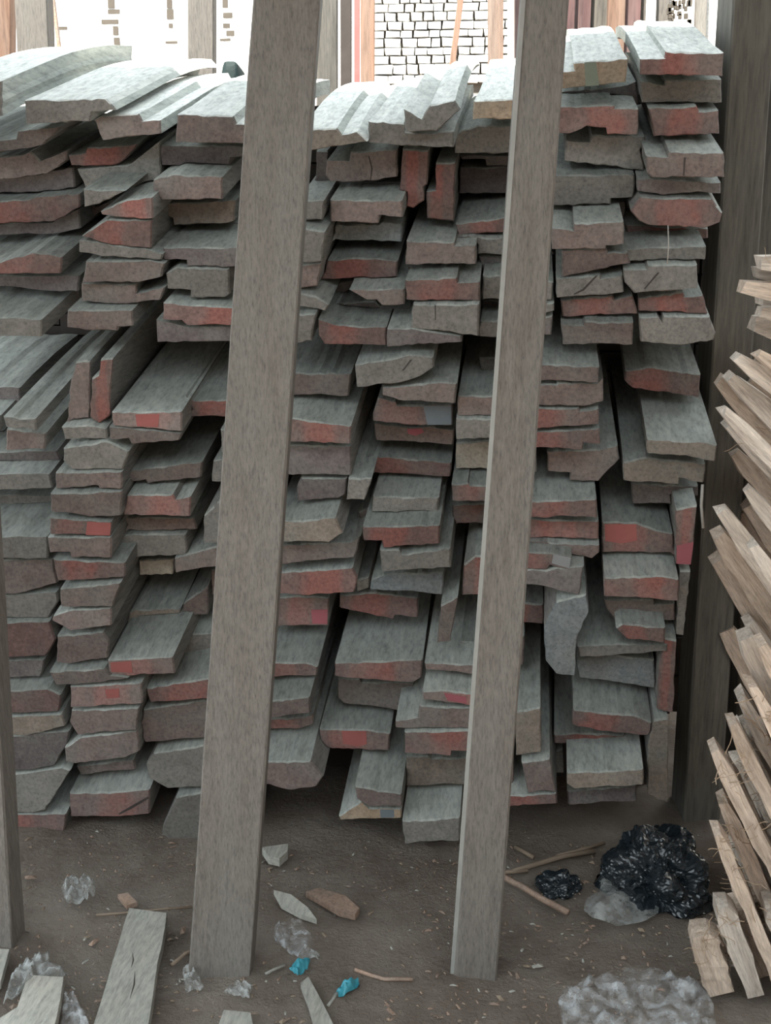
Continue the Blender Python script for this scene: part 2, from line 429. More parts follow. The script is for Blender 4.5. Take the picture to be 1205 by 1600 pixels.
# T = top of the pile (long, pale top), V = board on edge, a number = depth in metres
PL = """
A g T 0 | -330,372 5,362 5,520 -330,545
A g T 0 | 105,450 480,445 525,495 415,500 405,545 110,555
A b T 0.03 | 415,525 620,510 640,545 720,540 725,600 460,630
A b T 0.02 | 795,515 1045,520 1060,555 1200,560 1200,645 790,640
B b - | -430,260 120,240 130,188 410,160 290,280 0,330 -430,340
B b - | -430,385 150,350 200,325 270,390 440,318 440,380 320,465 0,515 -430,525
B p 0.08 | -430,535 150,492 490,432 500,560 250,590 -430,610
B r - | -430,660 200,640 240,622 520,602 520,690 360,780 0,800 -430,805
B p 0.08 | -430,812 350,792 520,702 530,830 400,860 -430,885
B r - | -430,1075 0,1055 230,990 400,1020 395,1125 -430,1132
B p - | -430,1140 530,1140 525,1240 350,1240 -430,1180
B g - | -430,1390 280,1430 280,1540 -430,1535
B r - | 450,350 560,335 570,300 850,285 900,272 830,370 770,410 640,420 470,415
B g 0.06 | 505,440 850,412 1050,255 1060,470 1000,560 560,560
B g - | 545,572 830,582 650,670 550,690
B b 0.12 | 530,700 640,690 820,600 1000,590 1000,622 830,636 650,725 530,840
B r - | 660,720 830,640 1000,625 1010,765 930,770 670,740
B r - | 540,880 700,772 1000,774 990,960 740,940 620,905
B g - | 520,908 640,918 990,972 1070,1000 1060,1036 700,1015 520,985
B b - | 565,1047 980,1038 1085,1060 1060,1150 920,1185 540,1185
B b - | 530,1192 900,1196 900,1260 1090,1218 1060,1300 800,1330 530,1310
B b - | 440,1370 870,1370 880,1470 780,1475 775,1505 560,1500 440,1480
C p 0.06 | 215,282 800,287 800,350 680,360 670,420 220,412
C p 0.10 | 672,362 860,362 860,500 680,480
C b - | 165,510 290,472 620,490 620,637 170,640
C t - | 130,690 290,662 710,645 700,780 610,800 300,810 290,760 140,745
C p 0.09 | 300,818 800,805 800,880 300,888
C p - | 230,960 860,955 860,1040 660,1085 390,1090 385,1035 235,1030
C r - | 680,1092 860,1060 860,1190 680,1190
C g - | 250,1125 320,1082 660,1097 670,1260 640,1285 410,1290 410,1238 260,1225
C r - | 235,1320 860,1362 860,1465 385,1465 350,1430 230,1425
C p - | 185,1432 230,1440 385,1477 860,1473 860,1570 195,1575
D t T 0 | 20,583 190,575 215,605 285,590 330,635 110,670 20,680
D g T 0.02 | 332,545 490,552 490,592 600,602 715,592 715,660 480,655 332,640
D g T -0.02 | 490,490 570,540 610,470 720,450 745,490 640,590 500,592
D y T 0.0 | 805,455 1010,443 1010,535 800,537
D g - | 720,595 820,562 1030,567 1030,690 720,688
E b - | 225,225 380,230 390,165 715,150 715,340 540,370 250,375 215,330
E p 0.09 | 150,160 225,160 225,385 715,380 740,410 740,490 240,490 150,440
E b - | 245,500 750,505 755,620 590,605 585,662 250,650
E u - | 230,672 590,677 620,652 745,667 745,790 230,775
E r - | 185,930 370,905 570,905 720,925 715,1030 540,1045 180,1050
E b - | 380,1125 600,1120 765,1120 765,1225 610,1235 570,1195 500,1195
E p 0.08 | 190,1065 760,1062 760,1112 380,1115 250,1215 190,1190
E p 0.05 | 250,1232 560,1202 600,1242 800,1262 800,1330 700,1322 250,1245
E b - | 10,950 185,940 160,1100 10,1120
E g - | 10,680 215,720 190,930 10,940
E g - | 10,1140 150,1170 240,1230 215,1270 10,1240
E g - | 0,1290 150,1290 120,1480 0,1500
E g - | 20,500 210,500 195,640 20,640
E r - | 165,1330 300,1370 640,1385 640,1510 210,1500 170,1440
F p - | 22,1352 180,1346 520,1402 525,1440 22,1470
F r V | 125,140 300,150 290,380 265,400 270,490 200,540 155,530 150,435 105,430
F r V | 350,235 480,230 470,630 290,610 285,430 345,420
F p 0.12 | 510,185 900,185 900,255 690,255 680,210 520,210
F p 0.20 | 490,265 900,262 900,440 490,440
F r - | 482,650 900,590 900,700 500,720
F b - | 150,762 475,767 480,790 620,790 620,915 180,920 145,918
F g 0.05 | 485,747 900,737 900,850 630,850 620,785 490,778
F p 0.06 | 160,932 650,927 655,950 530,962 500,1000 160,1003
F r - | 145,1025 490,1005 500,1040 645,1035 645,1165 150,1155
F g - | 665,995 900,990 900,1155 660,1155
F p 0.06 | 640,862 900,862 900,965 660,965
F g - | 195,1190 640,1185 635,1400 400,1370 180,1345
F g 0.04 | 640,1300 900,1290 900,1420 640,1402
F p 0.06 | 660,1165 900,1165 900,1280 680,1275
F g - | 980,970 1140,1040 1130,1160 980,1165
F g - | 980,1180 1145,1180 1145,1230 980,1275
F p - | 980,1290 1135,1262 1125,1395 980,1400
G y T 0 | 185,325 465,305 455,425 60,462 60,380 190,365
G r T 0 | 530,305 655,300 660,265 960,275 955,395 530,382
G p 0.09 | 60,478 430,445 520,420 520,540 400,530 60,525
G g - | 530,420 655,440 660,410 950,410 950,530 540,530
G r - | 60,550 395,545 400,560 520,565 515,695 365,695 360,660 250,650 160,690 60,682
G r - | 570,560 820,545 835,575 935,570 940,690 600,705
G g - | 150,725 270,735 280,697 555,702 550,880 140,830
G p 0.07 | 560,715 890,708 900,770 670,778 565,790
G b - | 560,805 670,810 680,782 960,790 965,915 590,915 565,890
H g - | 20,45 500,45 500,165 380,165 380,195 20,207
H p 0.08 | 20,212 450,182 450,275 20,290
H p - | 515,68 580,62 945,85 945,140 830,130 640,150 515,125
H r - | 480,230 530,160 650,167 740,160 900,170 955,240 940,290 860,320 560,300 520,280
H r 0.06 | 455,302 690,314 880,323 880,370 640,385 460,370
H b - | 75,320 185,335 190,295 445,285 445,400 355,410 350,426 75,428
H b - | 125,432 350,418 365,447 465,447 480,500 130,570
H g - | 95,580 325,562 330,582 440,562 445,650 390,658 100,678
H g - | 440,430 570,420 870,415 865,480 490,485 440,470
H g - | 445,535 560,530 570,510 825,510 825,630 750,638 500,655 450,600
H r - | 120,692 385,665 400,690 490,667 515,760 130,775
H r - | 520,680 750,650 760,672 855,667 880,760 520,745
H b - | 120,815 235,820 245,800 495,805 490,920 130,920
H g - | 525,780 620,775 640,805 650,772 890,777 920,860 910,895 740,925 530,905
I g -0.02 | 15,480 175,490 180,550 30,530
I b - | 30,542 180,557 225,562 220,640 30,645
I b V 0.02 | 345,330 370,210 440,205 445,500 340,510
I r V 0.0 | 500,195 560,190 540,480 490,520 445,480 455,290 490,270
I R - | 550,460 900,455 905,550 560,523
I b - | 540,530 700,542 900,562 890,595 650,615 635,585 545,590
I r - | 925,405 1290,385 1290,485 925,475
I g - | 305,532 440,522 525,540 530,590 320,590
I g - | 310,640 530,600 640,650 610,740 350,740 310,700
I b - | 620,750 1000,705 995,780 730,810 720,790 625,800
I g - | 1090,545 1280,540 1280,650 1095,655
I g - | 1055,700 1280,662 1280,800 1050,800
I p 0.05 | -300,660 280,650 300,690 250,750 120,730 -300,720
J g - | -300,190 250,190 265,258 -300,288
J g - | -300,295 260,302 250,370 60,395 -300,400
J b - | 270,190 605,182 605,265 500,265 495,250 275,265
J b - | 250,290 600,280 600,398 450,408 345,385 255,375
J R - | 245,408 550,432 545,500 250,490
J p 0.12 | -300,412 240,412 240,492 -300,495
J b - | 235,507 550,507 550,608 350,608 345,580 245,580
J g - | -300,502 235,502 240,608 -300,615
J r - | 260,617 520,627 620,632 620,700 410,720 285,720
J b - | -300,625 255,620 280,735 80,788 -300,800
J g - | -300,812 280,778 285,830 240,905 -300,905
J b - | 295,765 600,730 560,850 350,855 300,850
J b - | 260,900 355,867 550,857 555,940 345,970 255,920
J t - | 550,870 895,860 895,900 640,925 550,920
J b 0.06 | 905,840 1035,740 1030,890 900,900
J r - | 610,300 855,295 870,320 945,305 945,400 610,395
J b - | 595,412 680,407 960,412 975,465 700,475 600,465
J g - | 600,492 690,490 920,492 925,595 600,608
J w - | 685,622 860,612 855,690 690,695
J b - | 865,612 1100,545 1280,545 1280,650 980,660 870,680
J g - | 1010,400 1120,300 1280,290 1280,540 1010,535
J b - | 1045,670 1280,670 1280,800 1050,790
K r - | -300,40 240,40 270,130 220,210 -300,225
K b - | 280,110 510,90 540,130 535,215 330,245 280,235
K p - | -300,235 215,228 200,310 -300,320
K R - | 530,232 860,207 870,290 640,308 530,295
K b - | 240,290 520,267 640,312 450,345 270,350
I g 0.06 | -330,470 5,472 5,545 -330,540
I p 0.10 | -330,330 100,335 100,420 -330,430
I p 0.10 | -330,555 20,558 20,640 -330,640
B p 0.12 | -430,895 520,880 480,980 -430,985
B p 0.10 | -430,1190 520,1250 520,1330 -430,1340
K g 0.05 | 600,130 700,100 1200,90 1200,260 980,290 880,320 870,222 600,212
K r - | -300,400 240,370 300,400 290,480 -300,505
K t - | -300,520 310,490 330,545 140,600 -300,610
K R - | 345,360 700,342 705,440 480,455 350,460
K b - | 350,480 690,462 680,570 380,600 340,540
K r - | 720,375 960,330 1200,290 1200,405 740,440
K b - | 700,470 960,432 1200,420 1200,605 720,630 695,560
K b - | 320,660 400,607 680,577 690,680 620,715 370,740 325,730
K b 0.04 | 380,752 660,725 670,770 400,790
K p - | -300,620 340,582 330,640 270,750 150,775 -300,780
K r - | 345,885 620,880 740,870 740,990 600,1005 350,1000
K g - | -300,850 310,760 350,772 230,965 160,980 -300,985
K r - | -300,1000 330,985 320,1100 170,1105 -300,1105
K g - | 725,740 760,690 1020,650 1200,640 1200,845 830,860 740,810
K g - | 810,1040 870,910 1015,880 1200,875 1200,1100 840,1120 805,1080
L b - | 20,210 430,215 420,330 240,325 20,325
L g - | 450,170 740,115 860,130 865,180 800,225 700,260 460,285
L b - | 595,285 700,280 840,262 985,267 975,370 670,350 650,340 595,325
L r - | 20,440 150,450 430,490 430,580 20,570
L p 0.04 | 20,590 430,592 430,745 20,745
L R - | 545,420 570,340 660,360 665,380 960,375 960,485 740,485 545,460
L b - | 550,475 740,497 860,492 970,512 965,585 560,560
L r - | 505,660 610,650 955,680 950,750 510,730
L b - | 990,330 1230,330 1230,432 990,435
L w - | 980,580 1230,560 1230,710 980,710
L g - | 980,450 1230,450 1230,552 980,560
L g 0.08 | 1100,130 1250,125 1250,320 1120,320
M p - | 150,60 170,25 410,25 400,110 370,130 150,145
M g 0.03 | 415,27 540,25 500,140 405,140
M g - | 545,120 890,130 885,215 540,195
M p 0.06 | 470,205 540,165 545,205 880,228 880,257 480,238
M r - | 490,280 895,270 895,365 690,383 600,390 590,350 495,350
M g - | 580,402 680,402 690,425 950,392 955,490 590,515
M u - | 535,560 600,530 915,517 910,630 530,605
M r - | 370,640 560,622 780,650 780,750 665,740 650,765 370,705
M t - | 20,255 145,250 350,230 390,310 320,358 20,360
M b - | 20,380 440,358 480,330 450,435 20,478
M p 0.05 | 20,488 470,443 470,485 130,500 20,510
M r - | 20,522 440,492 465,540 450,615 180,640 20,625
M R - | 20,650 160,642 315,652 310,795 20,797
M R - | 955,60 1040,50 1045,62 1230,60 1230,150 1075,150 960,145
M r - | 960,165 1075,160 1230,160 1230,260 960,260
M r V 0.06 | 1020,480 1080,430 1200,430 1200,640 1010,640
M b V 0.02 | 900,690 990,640 950,880 880,890
M g 0.05 | 455,560 525,540 525,600 460,620
N r - | 20,175 250,180 305,200 300,240 20,247
N r - | 390,180 825,165 820,250 785,272 640,268 520,255 390,240
N b - | 405,260 510,260 520,275 785,277 775,405 740,415 430,375 405,350
N b - | 20,370 265,350 270,425 120,445 20,450
N r - | 20,465 260,445 285,430 285,480 200,505 20,500
N R - | 315,505 555,510 665,530 660,612 430,605 315,595
N b - | 20,670 270,665 335,740 300,790 170,810 20,770
N b - | 490,790 720,830 725,890 560,890 500,850
N y - | 410,940 520,860 560,895 720,902 720,945 415,955
N g - | 725,960 1010,950 1010,1060 790,1062 740,1070
N R - | 825,325 925,315 1140,340 1140,395 830,360
N b - | 690,470 800,450 810,392 1140,402 1140,500 690,500
N r - | 735,525 1140,510 1140,615 970,615 965,640 850,630 735,625
N t - | 745,642 850,642 870,652 1140,650 1140,780 745,780
N b 0.03 | 835,180 1140,190 1140,240 840,208
N r 0.05 | 1015,80 1140,80 1140,170 1010,165
O b - | 80,160 300,170 525,180 520,258 300,253 80,245
O b - | 80,270 300,270 310,260 520,268 545,240 545,360 450,385 80,380
O r - | 80,395 415,395 425,410 520,400 520,475 190,505 80,508
O r - | 80,525 525,502 530,580 445,570 435,610 80,600
O b - | 250,620 530,612 620,590 630,660 520,780 370,775 375,735 255,725
O r - | 660,200 740,190 770,180 1055,220 1045,340 700,290 655,250
O t - | 775,560 1050,570 1140,590 1130,670 1080,665 1010,650 775,630
O t - | 650,680 770,652 1080,690 1070,785 945,760 940,795 650,770
O p 0.05 | 695,790 930,800 1040,802 1040,850 920,850 915,895 700,895
O g 0.03 | 60,640 190,630 195,730 60,735
P r - | 40,82 510,72 515,165 340,155 255,168 40,150
P r - | 40,167 250,177 520,182 520,270 40,270
P R - | 540,190 720,190 820,230 930,250 935,350 540,345
P r V 0.03 | 925,120 1035,100 1005,415 925,410
P b 0.03 | 40,290 320,302 525,312 525,350 490,380 320,345 210,320 40,310
P R - | 40,335 275,350 380,370 370,435 270,410 250,440 40,420
P p - | 40,445 445,420 420,570 250,530 40,495
P r - | 40,610 250,620 230,720 40,710
P u V 0.0 | 235,740 300,600 455,560 470,650 410,790 395,1000 300,990 245,920
P r - | 550,480 830,470 940,490 940,600 820,590 550,575
P b - | 550,595 810,592 815,620 920,615 920,700 610,705 560,640
P g V 0.05 | 945,440 1000,440 965,785 925,780
P r - | 610,740 640,720 870,740 865,820 670,800
P b 0.06 | 470,690 580,710 600,800 470,770
P g 0.02 | 410,840 650,825 880,832 880,860 640,880 420,890
Q r V 0.03 | 900,50 955,60 940,410 865,390 875,170
Q b - | 100,60 240,40 235,180 100,185
Q t - | 195,400 315,380 320,590 200,605
Q r V 0.03 | 100,440 190,450 188,780 100,785
Q b - | 225,640 360,620 390,775 340,768 260,780
Q r - | 80,800 390,785 395,830 80,850
Q u - | 490,160 640,130 850,155 855,285 740,270 500,240
Q r - | 470,390 760,420 855,460 855,515 700,500 600,490 465,455
Q r - | 380,510 480,500 715,510 710,585 480,580 470,545 380,545
Q t - | 440,690 800,670 800,740 470,760 440,740
Q p 0.03 | 440,770 770,752 770,820 445,830
Q t V 0.02 | 850,440 915,430 915,830 820,790 820,560
Q g 0.08 | 370,590 420,570 425,690 390,690
"""

planks = []
for line in PL.strip().splitlines():
    head, pts = line.split('|')
    hw = head.split()
    ox, oy, s = AREAS[hw[0]]
    poly = [(ox + s * float(p.split(',')[0]), oy + s * float(p.split(',')[1])) for p in pts.split()]
    depth = None
    for w in hw[2:]:
        try: depth = float(w)
        except ValueError: pass
    if '-' in hw[2:]: depth = None
    planks.append(dict(poly=poly, code=hw[1], top='T' in hw[2:], edge='V' in hw[2:], depth=depth,
                       x0=min(p[0] for p in poly), x1=max(p[0] for p in poly),
                       y0=min(p[1] for p in poly), y1=max(p[1] for p in poly)))

# rest every plank on the ones below: the strip of dusty top that shows gives its set-back
VPY = H_PX / 2 - F_PX * math.tan(PITCH + R(15.0))
order = sorted(planks, key=lambda p: -p['y1'])
done = []
rd = random.Random(3)
for p in order:
    if p['depth'] is None:
        best = None
        w = p['x1'] - p['x0']
        for q in done:
            ov = min(p['x1'], q['x1']) - max(p['x0'], q['x0'])
            if ov < 0.3 * min(w, q['x1'] - q['x0']): continue
            t = q['y0'] - p['y1']
            if t < -16 or t > 90: continue
            if best is None or t < best[0]: best = (t, q)
        if best is None:
            d = rd.uniform(-0.01, 0.02)
        else:
            t, q = best
            if t > 3:
                d = q['d'] + (2.35 + q['d']) * t / (q['y0'] - VPY - t) * 0.95
            else:
                d = q['d'] - min(0.07, max(0.0, q['d'] - 0.0)) - rd.uniform(0, 0.012)
        if best is not None and p['y1'] < 552 and best[1]['y1'] > 560:
            d = rd.uniform(-0.01, 0.015)                # the upper tier juts out over the lower one
        p['d'] = max(-0.04, min(0.13, d))
    else:
        p['d'] = p['depth']
        if not (p['top'] or p['edge']) and p['depth'] >= 0.05: p['d'] = min(0.27, p['depth'] * 2.2)
    done.append(p)

COLNAME = {'b': 'brown', 'r': 'brick-red', 'R': 'red-marked', 'g': 'grey', 't': 'grey-tan', 'y': 'fresh tan', 'p': 'dark purplish', 'u': 'bluish grey', 'w': 'pale raw'}
UP = [(-400, 118, 'upper column at the left edge'), (118, 246, 'upper second column from left edge'),
      (246, 445, 'upper column left of thick post'), (445, 632, 'upper column right of thick post'),
      (632, 830, 'upper column left of thin post'), (830, 1003, 'upper column right of thin post'),
      (1003, 1300, 'upper column at right end')]
LO = [(-400, 62, 'lower column at the left edge'), (62, 185, 'lower second column from left edge'),
      (185, 415, 'lower column left of thick post'), (415, 575, 'lower column right of thick post'),
      (575, 710, 'lower middle column between posts'), (710, 800, 'lower column left of thin post'),
      (800, 940, 'lower column right of thin post'), (940, 1300, 'lower column at right end')]
ORD = ('top first second third fourth fifth sixth seventh eighth ninth tenth eleventh twelfth thirteenth fourteenth fifteenth sixteenth '
       'seventeenth eighteenth nineteenth twentieth').split() + ['twenty-' + k for k in
       'first second third fourth fifth sixth seventh eighth ninth'.split()] + ['thirtieth'] + [
       t + k for t in ('thirty-', 'forty-', 'fifty-') for k in 'first second third fourth fifth sixth seventh eighth ninth tenth'.split()]
for p in planks:
    n = len(p['poly'])
    p['cx'] = (max(-20, p['x0']) + p['x1']) / 2
    p['cy'] = sum(q[1] for q in p['poly']) / n
    tier, bins = ('U', UP) if p['cy'] < 545 else ('L', LO)
    k = next(i for i, b in enumerate(bins) if b[0] <= p['cx'] < b[1])
    p['col'] = (tier, k); p['cn'] = bins[k][2]
cols = {}
for p in planks: cols.setdefault(p['col'], []).append(p)
for c in cols.values():
    c.sort(key=lambda p: p['cy'])
    for i, p in enumerate(c):
        shape = 'board on edge' if p['edge'] else ('rebated plank' if len(p['poly']) > 5 else 'plank')
        p['label'] = f"{COLNAME[p['code']]} {shape}, {ORD[i + 1] + ' from top' if i else 'topmost'} in {p['cn']}"

def outline(p):
    rr = p['rr'] = random.Random(int(p['cx'] * 7 + p['cy'] * 13))
    d = p['d']
    # rough outline with extra points along the sawn edges
    P = [at(x, y, d) for x, y in p['poly']]
    out = []
    for i, a in enumerate(P):
        b = P[(i + 1) % len(P)]
        L = (b - a).length
        k = max(1, min(12, int(L / 0.012)))
        for j in range(k):
            q = a.lerp(b, j / k)
            if j: q = q + Vector((rr.uniform(-1, 1) * .0016, 0, rr.uniform(-1, 1) * .0016))
            out.append(q)
    return out

def pin(x, z, P):
    r_ = False
    for i in range(len(P)):
        xa, za = P[i]; xb, zb = P[i - 1]
        if (za > z) != (zb > z) and x < (xb - xa) * (z - za) / (zb - za) + xa: r_ = not r_
    return r_

def nearest(x, z, P):
    best = None
    for i in range(len(P)):
        xa, za = P[i - 1]; xb, zb = P[i]
        ex, ez = xb - xa, zb - za
        t = max(0, min(1, ((x - xa) * ex + (z - za) * ez) / max(1e-12, ex * ex + ez * ez)))
        px, pz = xa + ex * t, za + ez * t
        dd = (px - x) ** 2 + (pz - z) ** 2
        if best is None or dd < best[0]: best = (dd, px, pz)
    return best

# no plank runs through another: the ones set further back give way to those in front
solid = []
for p in sorted(planks, key=lambda p: p['d']):
    o3 = outline(p)
    h = Hc(p['d'])
    Q = [[q.x, q.z - h] for q in o3]
    for _ in range(3):
        bx = [min(q[0] for q in Q), max(q[0] for q in Q), min(q[1] for q in Q), max(q[1] for q in Q)]
        for P, pb in solid:
            if bx[0] > pb[1] or bx[1] < pb[0] or bx[2] > pb[3] or bx[3] < pb[2]: continue
            ins = [pin(q[0], q[1], P) for q in Q]
            if sum(ins) > 0.8 * len(Q): continue
            for q, i_ in zip(Q, ins):
                if i_:
                    dd, nx_, nz_ = nearest(q[0], q[1], P)
                    L = math.sqrt(dd) + 1e-9
                    q[0], q[1] = nx_ + (nx_ - q[0]) / L * .0018, nz_ + (nz_ - q[1]) / L * .0018
    p['out'] = [Vector((q[0], p['d'], q[1] + h)) for q in Q]
    solid.append((Q, [min(q[0] for q in Q), max(q[0] for q in Q), min(q[1] for q in Q), max(q[1] for q in Q)]))

def build_plank(p):
    out, rr, d = p['out'], p['rr'], p['d']
    n = len(out)
    c = sum(out, Vector()) / n
    if p['top']:
        far = rr.uniform(0.74, 0.86)
        back = [0.12, 0.22, 0.32, 0.42, 0.52, 0.62, 0.70, far]
    else:
        back = [0.30, 0.45, 0.60]
    verts, faces, mi = [], [], []
    cutx, cutz = rr.uniform(-.05, .05), rr.uniform(-.10, .06)   # the saw never cut quite square
    for q in out:                                       # bevelled front
        dirc = (c - q); dirc.y = 0
        e = q + dirc.normalized() * min(0.003, dirc.length * .3)
        verts.append(e + Vector((0, (e.x - c.x) * cutx - (e.z - c.z) * cutz, 0)))
    for q in out:
        verts.append(q + Vector((0, 0.004 + (q.x - c.x) * cutx - (q.z - c.z) * cutz, 0.004 * TAN)))
    sway = rr.uniform(-.012, .012) if p['top'] else 0
    for y in back:
        if y <= d + 0.05: continue
        for q in out:
            s = sway * math.sin((y - d) * 4.0)
            inn = (c - q); inn.y = 0
            q2 = q + inn.normalized() * min(0.0025, inn.length * .3)
            verts.append(Vector((q2.x + s, y, q2.z + Hc(y) - Hc(d))))
    rings = len(verts) // n
    faces.append(tuple(range(n))); mi.append(0)
    for r_ in range(rings - 1):
        for i in range(n):
            a, b = r_ * n + i, r_ * n + (i + 1) % n
            faces.append((b, a, a + n, b + n))
            e = out[(i + 1) % n] - out[i]
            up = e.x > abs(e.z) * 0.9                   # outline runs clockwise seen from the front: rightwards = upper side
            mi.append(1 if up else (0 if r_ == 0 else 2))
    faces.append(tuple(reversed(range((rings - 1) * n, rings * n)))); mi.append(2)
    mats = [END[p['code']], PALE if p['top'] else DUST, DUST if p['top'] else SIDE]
    # origin at the front end
    verts = [v_ - c for v_ in verts]
    o = obj('plank', verts, faces, mats, midx=mi)
    o.location = c
    fix_normals(o)
    p['o'], p['c'], p['cutx'], p['cutz'] = o, c, cutx, cutz
    return tag(o, p['label'], 'plank', 'stacked timber planks')

for p in sorted(planks, key=lambda p: (p['col'], p['cy'])):
    build_plank(p)

# drying cracks, paint patches and marks on single plank ends
PAINT_RED = flat_mat('red_paint', (0.33, 0.115, 0.105))
PAINT_PINK = flat_mat('pink_paint', (0.36, 0.12, 0.14))
PAINT_GREEN = flat_mat('green_paint', (0.20, 0.23, 0.185))
PAINT_BLUE = flat_mat('blue_grey_paint', (0.165, 0.19, 0.21))
PAINT_WHITE = flat_mat('pale_scuff', (0.28, 0.29, 0.295))
MARKS = [
 ('G', 'paint_band', PAINT_GREEN, 'green painted band', '242,322 302,318 318,440 248,446'),
 ('J', 'paint_patch', PAINT_RED, 'bright red patch', '432,428 549,436 544,498 425,494'),
 ('P', 'paint_patch', PAINT_RED, 'bright red patch', '552,198 716,197 722,284 640,298 556,286'),
 ('M', 'paint_patch', PAINT_PINK, 'bright pink-red patch', '222,712 308,710 306,786 228,784'),
 ('L', 'paint_patch', PAINT_BLUE, 'blue-grey patch', '808,382 955,382 955,480 830,482'),
 ('L', 'paint_patch', PAINT_PINK, 'pink paint smear', '725,502 800,500 812,520 770,538 728,528'),
 ('P', 'paint_patch', PAINT_WHITE, 'pale painted end', '285,355 376,373 368,430 275,402'),
 ('P', 'paint_patch', PAINT_PINK, 'pink-red lower end', '930,310 1018,290 1003,410 930,405'),
 ('N', 'paint_patch', PAINT_RED, 'red patch', '425,512 545,514 550,580 500,592 432,575'),
 ('N', 'paint_patch', PAINT_PINK, 'red patch', '930,325 1040,345 1045,378 950,362'),
 ('N', 'paint_patch', PAINT_BLUE, 'teal painted strip', '615,902 685,904 685,942 618,944'),
 ('K', 'paint_patch', PAINT_RED, 'red patch', '520,372 590,368 592,412 530,415'),
 ('K', 'paint_patch', PAINT_RED, 'red patch', '545,240 650,232 655,290 548,288'),
 ('I', 'paint_patch', PAINT_RED, 'red patch', '670,468 790,466 785,530 680,526'),
 ('E', 'crack', SLOT, None, '512,195 522,195 545,280 532,368 526,368 534,280'),
 ('F', 'crack', SLOT, None, '341,1190 349,1190 349,1290 343,1290'),
 ('H', 'crack', SLOT, None, '300,563 312,563 240,640 190,662 186,656 232,632'),
 ('H', 'crack', SLOT, None, '618,548 630,548 556,632 548,630'),
 ('L', 'crack', SLOT, None, '740,140 750,142 704,200 698,196'),
 ('G', 'crack', SLOT, None, '755,812 765,812 758,905 750,905'),
 ('K', 'crack', SLOT, None, '730,905 738,912 650,965 592,992 588,986 640,955'),
 ('N', 'crack', SLOT, None, '555,655 563,655 560,700 554,700'),
]
def inside(x, y, poly):
    r_ = False
    for i in range(len(poly)):
        (xa, ya), (xb, yb) = poly[i], poly[i - 1]
        if (ya > y) != (yb > y) and x < (xb - xa) * (y - ya) / (yb - ya) + xa: r_ = not r_
    return r_
for ar, nm, mt, lab, pts in MARKS:
    ox, oy, s = AREAS[ar]
    poly = [(ox + s * float(q.split(',')[0]), oy + s * float(q.split(',')[1])) for q in pts.split()]
    mx, my = sum(q[0] for q in poly) / len(poly), sum(q[1] for q in poly) / len(poly)
    host = [p for p in planks if inside(mx, my, p['poly'])]
    if not host: print('NO HOST', ar, pts); continue
    p = min(host, key=lambda p: p['d'])
    c, cutx, cutz = p['c'], p['cutx'], p['cutz']
    vv = []
    for x, y in poly:
        q = at(x, y, p['d'])
        q.y = p['d'] + (q.x - c.x) * cutx - (q.z - c.z) * cutz - 0.0007
        vv.append(q - c)
    n = len(vv)
    vv += [q + Vector((0, .0006, 0)) for q in vv]
    ff = [tuple(range(n)), tuple(reversed(range(n, 2 * n)))] + [((i + 1) % n, i, i + n, (i + 1) % n + n) for i in range(n)]
    o = fix_normals(obj(nm, vv, ff, mt, p['o']))
    if lab: o['label'] = lab

# added timber fill, blocks background light in the gaps between front ends
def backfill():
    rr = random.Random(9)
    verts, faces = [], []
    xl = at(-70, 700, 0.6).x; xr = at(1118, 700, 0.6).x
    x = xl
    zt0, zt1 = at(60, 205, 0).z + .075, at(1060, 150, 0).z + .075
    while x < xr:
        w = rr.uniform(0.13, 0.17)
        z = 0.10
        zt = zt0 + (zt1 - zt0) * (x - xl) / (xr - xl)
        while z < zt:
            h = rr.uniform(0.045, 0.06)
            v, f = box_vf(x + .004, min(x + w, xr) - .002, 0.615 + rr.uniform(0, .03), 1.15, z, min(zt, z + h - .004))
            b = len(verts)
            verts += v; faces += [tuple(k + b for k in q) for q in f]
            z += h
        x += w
    o = obj('backfill_light_blocker', verts, faces, SLOT)
    tag(o, 'added dark timber blocking light behind the front plank ends', 'timber', kind='stuff')
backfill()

# bearers that carry the pile
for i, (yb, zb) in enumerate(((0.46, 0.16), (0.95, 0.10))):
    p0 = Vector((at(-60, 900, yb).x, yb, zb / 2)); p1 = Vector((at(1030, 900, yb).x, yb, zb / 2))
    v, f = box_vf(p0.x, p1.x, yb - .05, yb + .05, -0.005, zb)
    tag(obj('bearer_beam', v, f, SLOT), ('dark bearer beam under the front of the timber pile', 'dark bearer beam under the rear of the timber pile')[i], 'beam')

# ------------------------------------------------------------------ background things
def bpost(px, wpx, Y, mat, label, lean=0, y0=None, thick=0.08, name='post', cat='post', ytop=-40):
    b = at(px, 100, Y); t = at(px + lean, ytop, Y)
    ax = (t - b) / (t.z - b.z)
    foot = b - ax * b.z
    depth = (b - CAM).dot(cf)
    return post(name, foot, t, wpx * depth / F_PX, thick, mat, label, cat=cat, ext0=0.02, ext1=0.4, yaw=YAW)

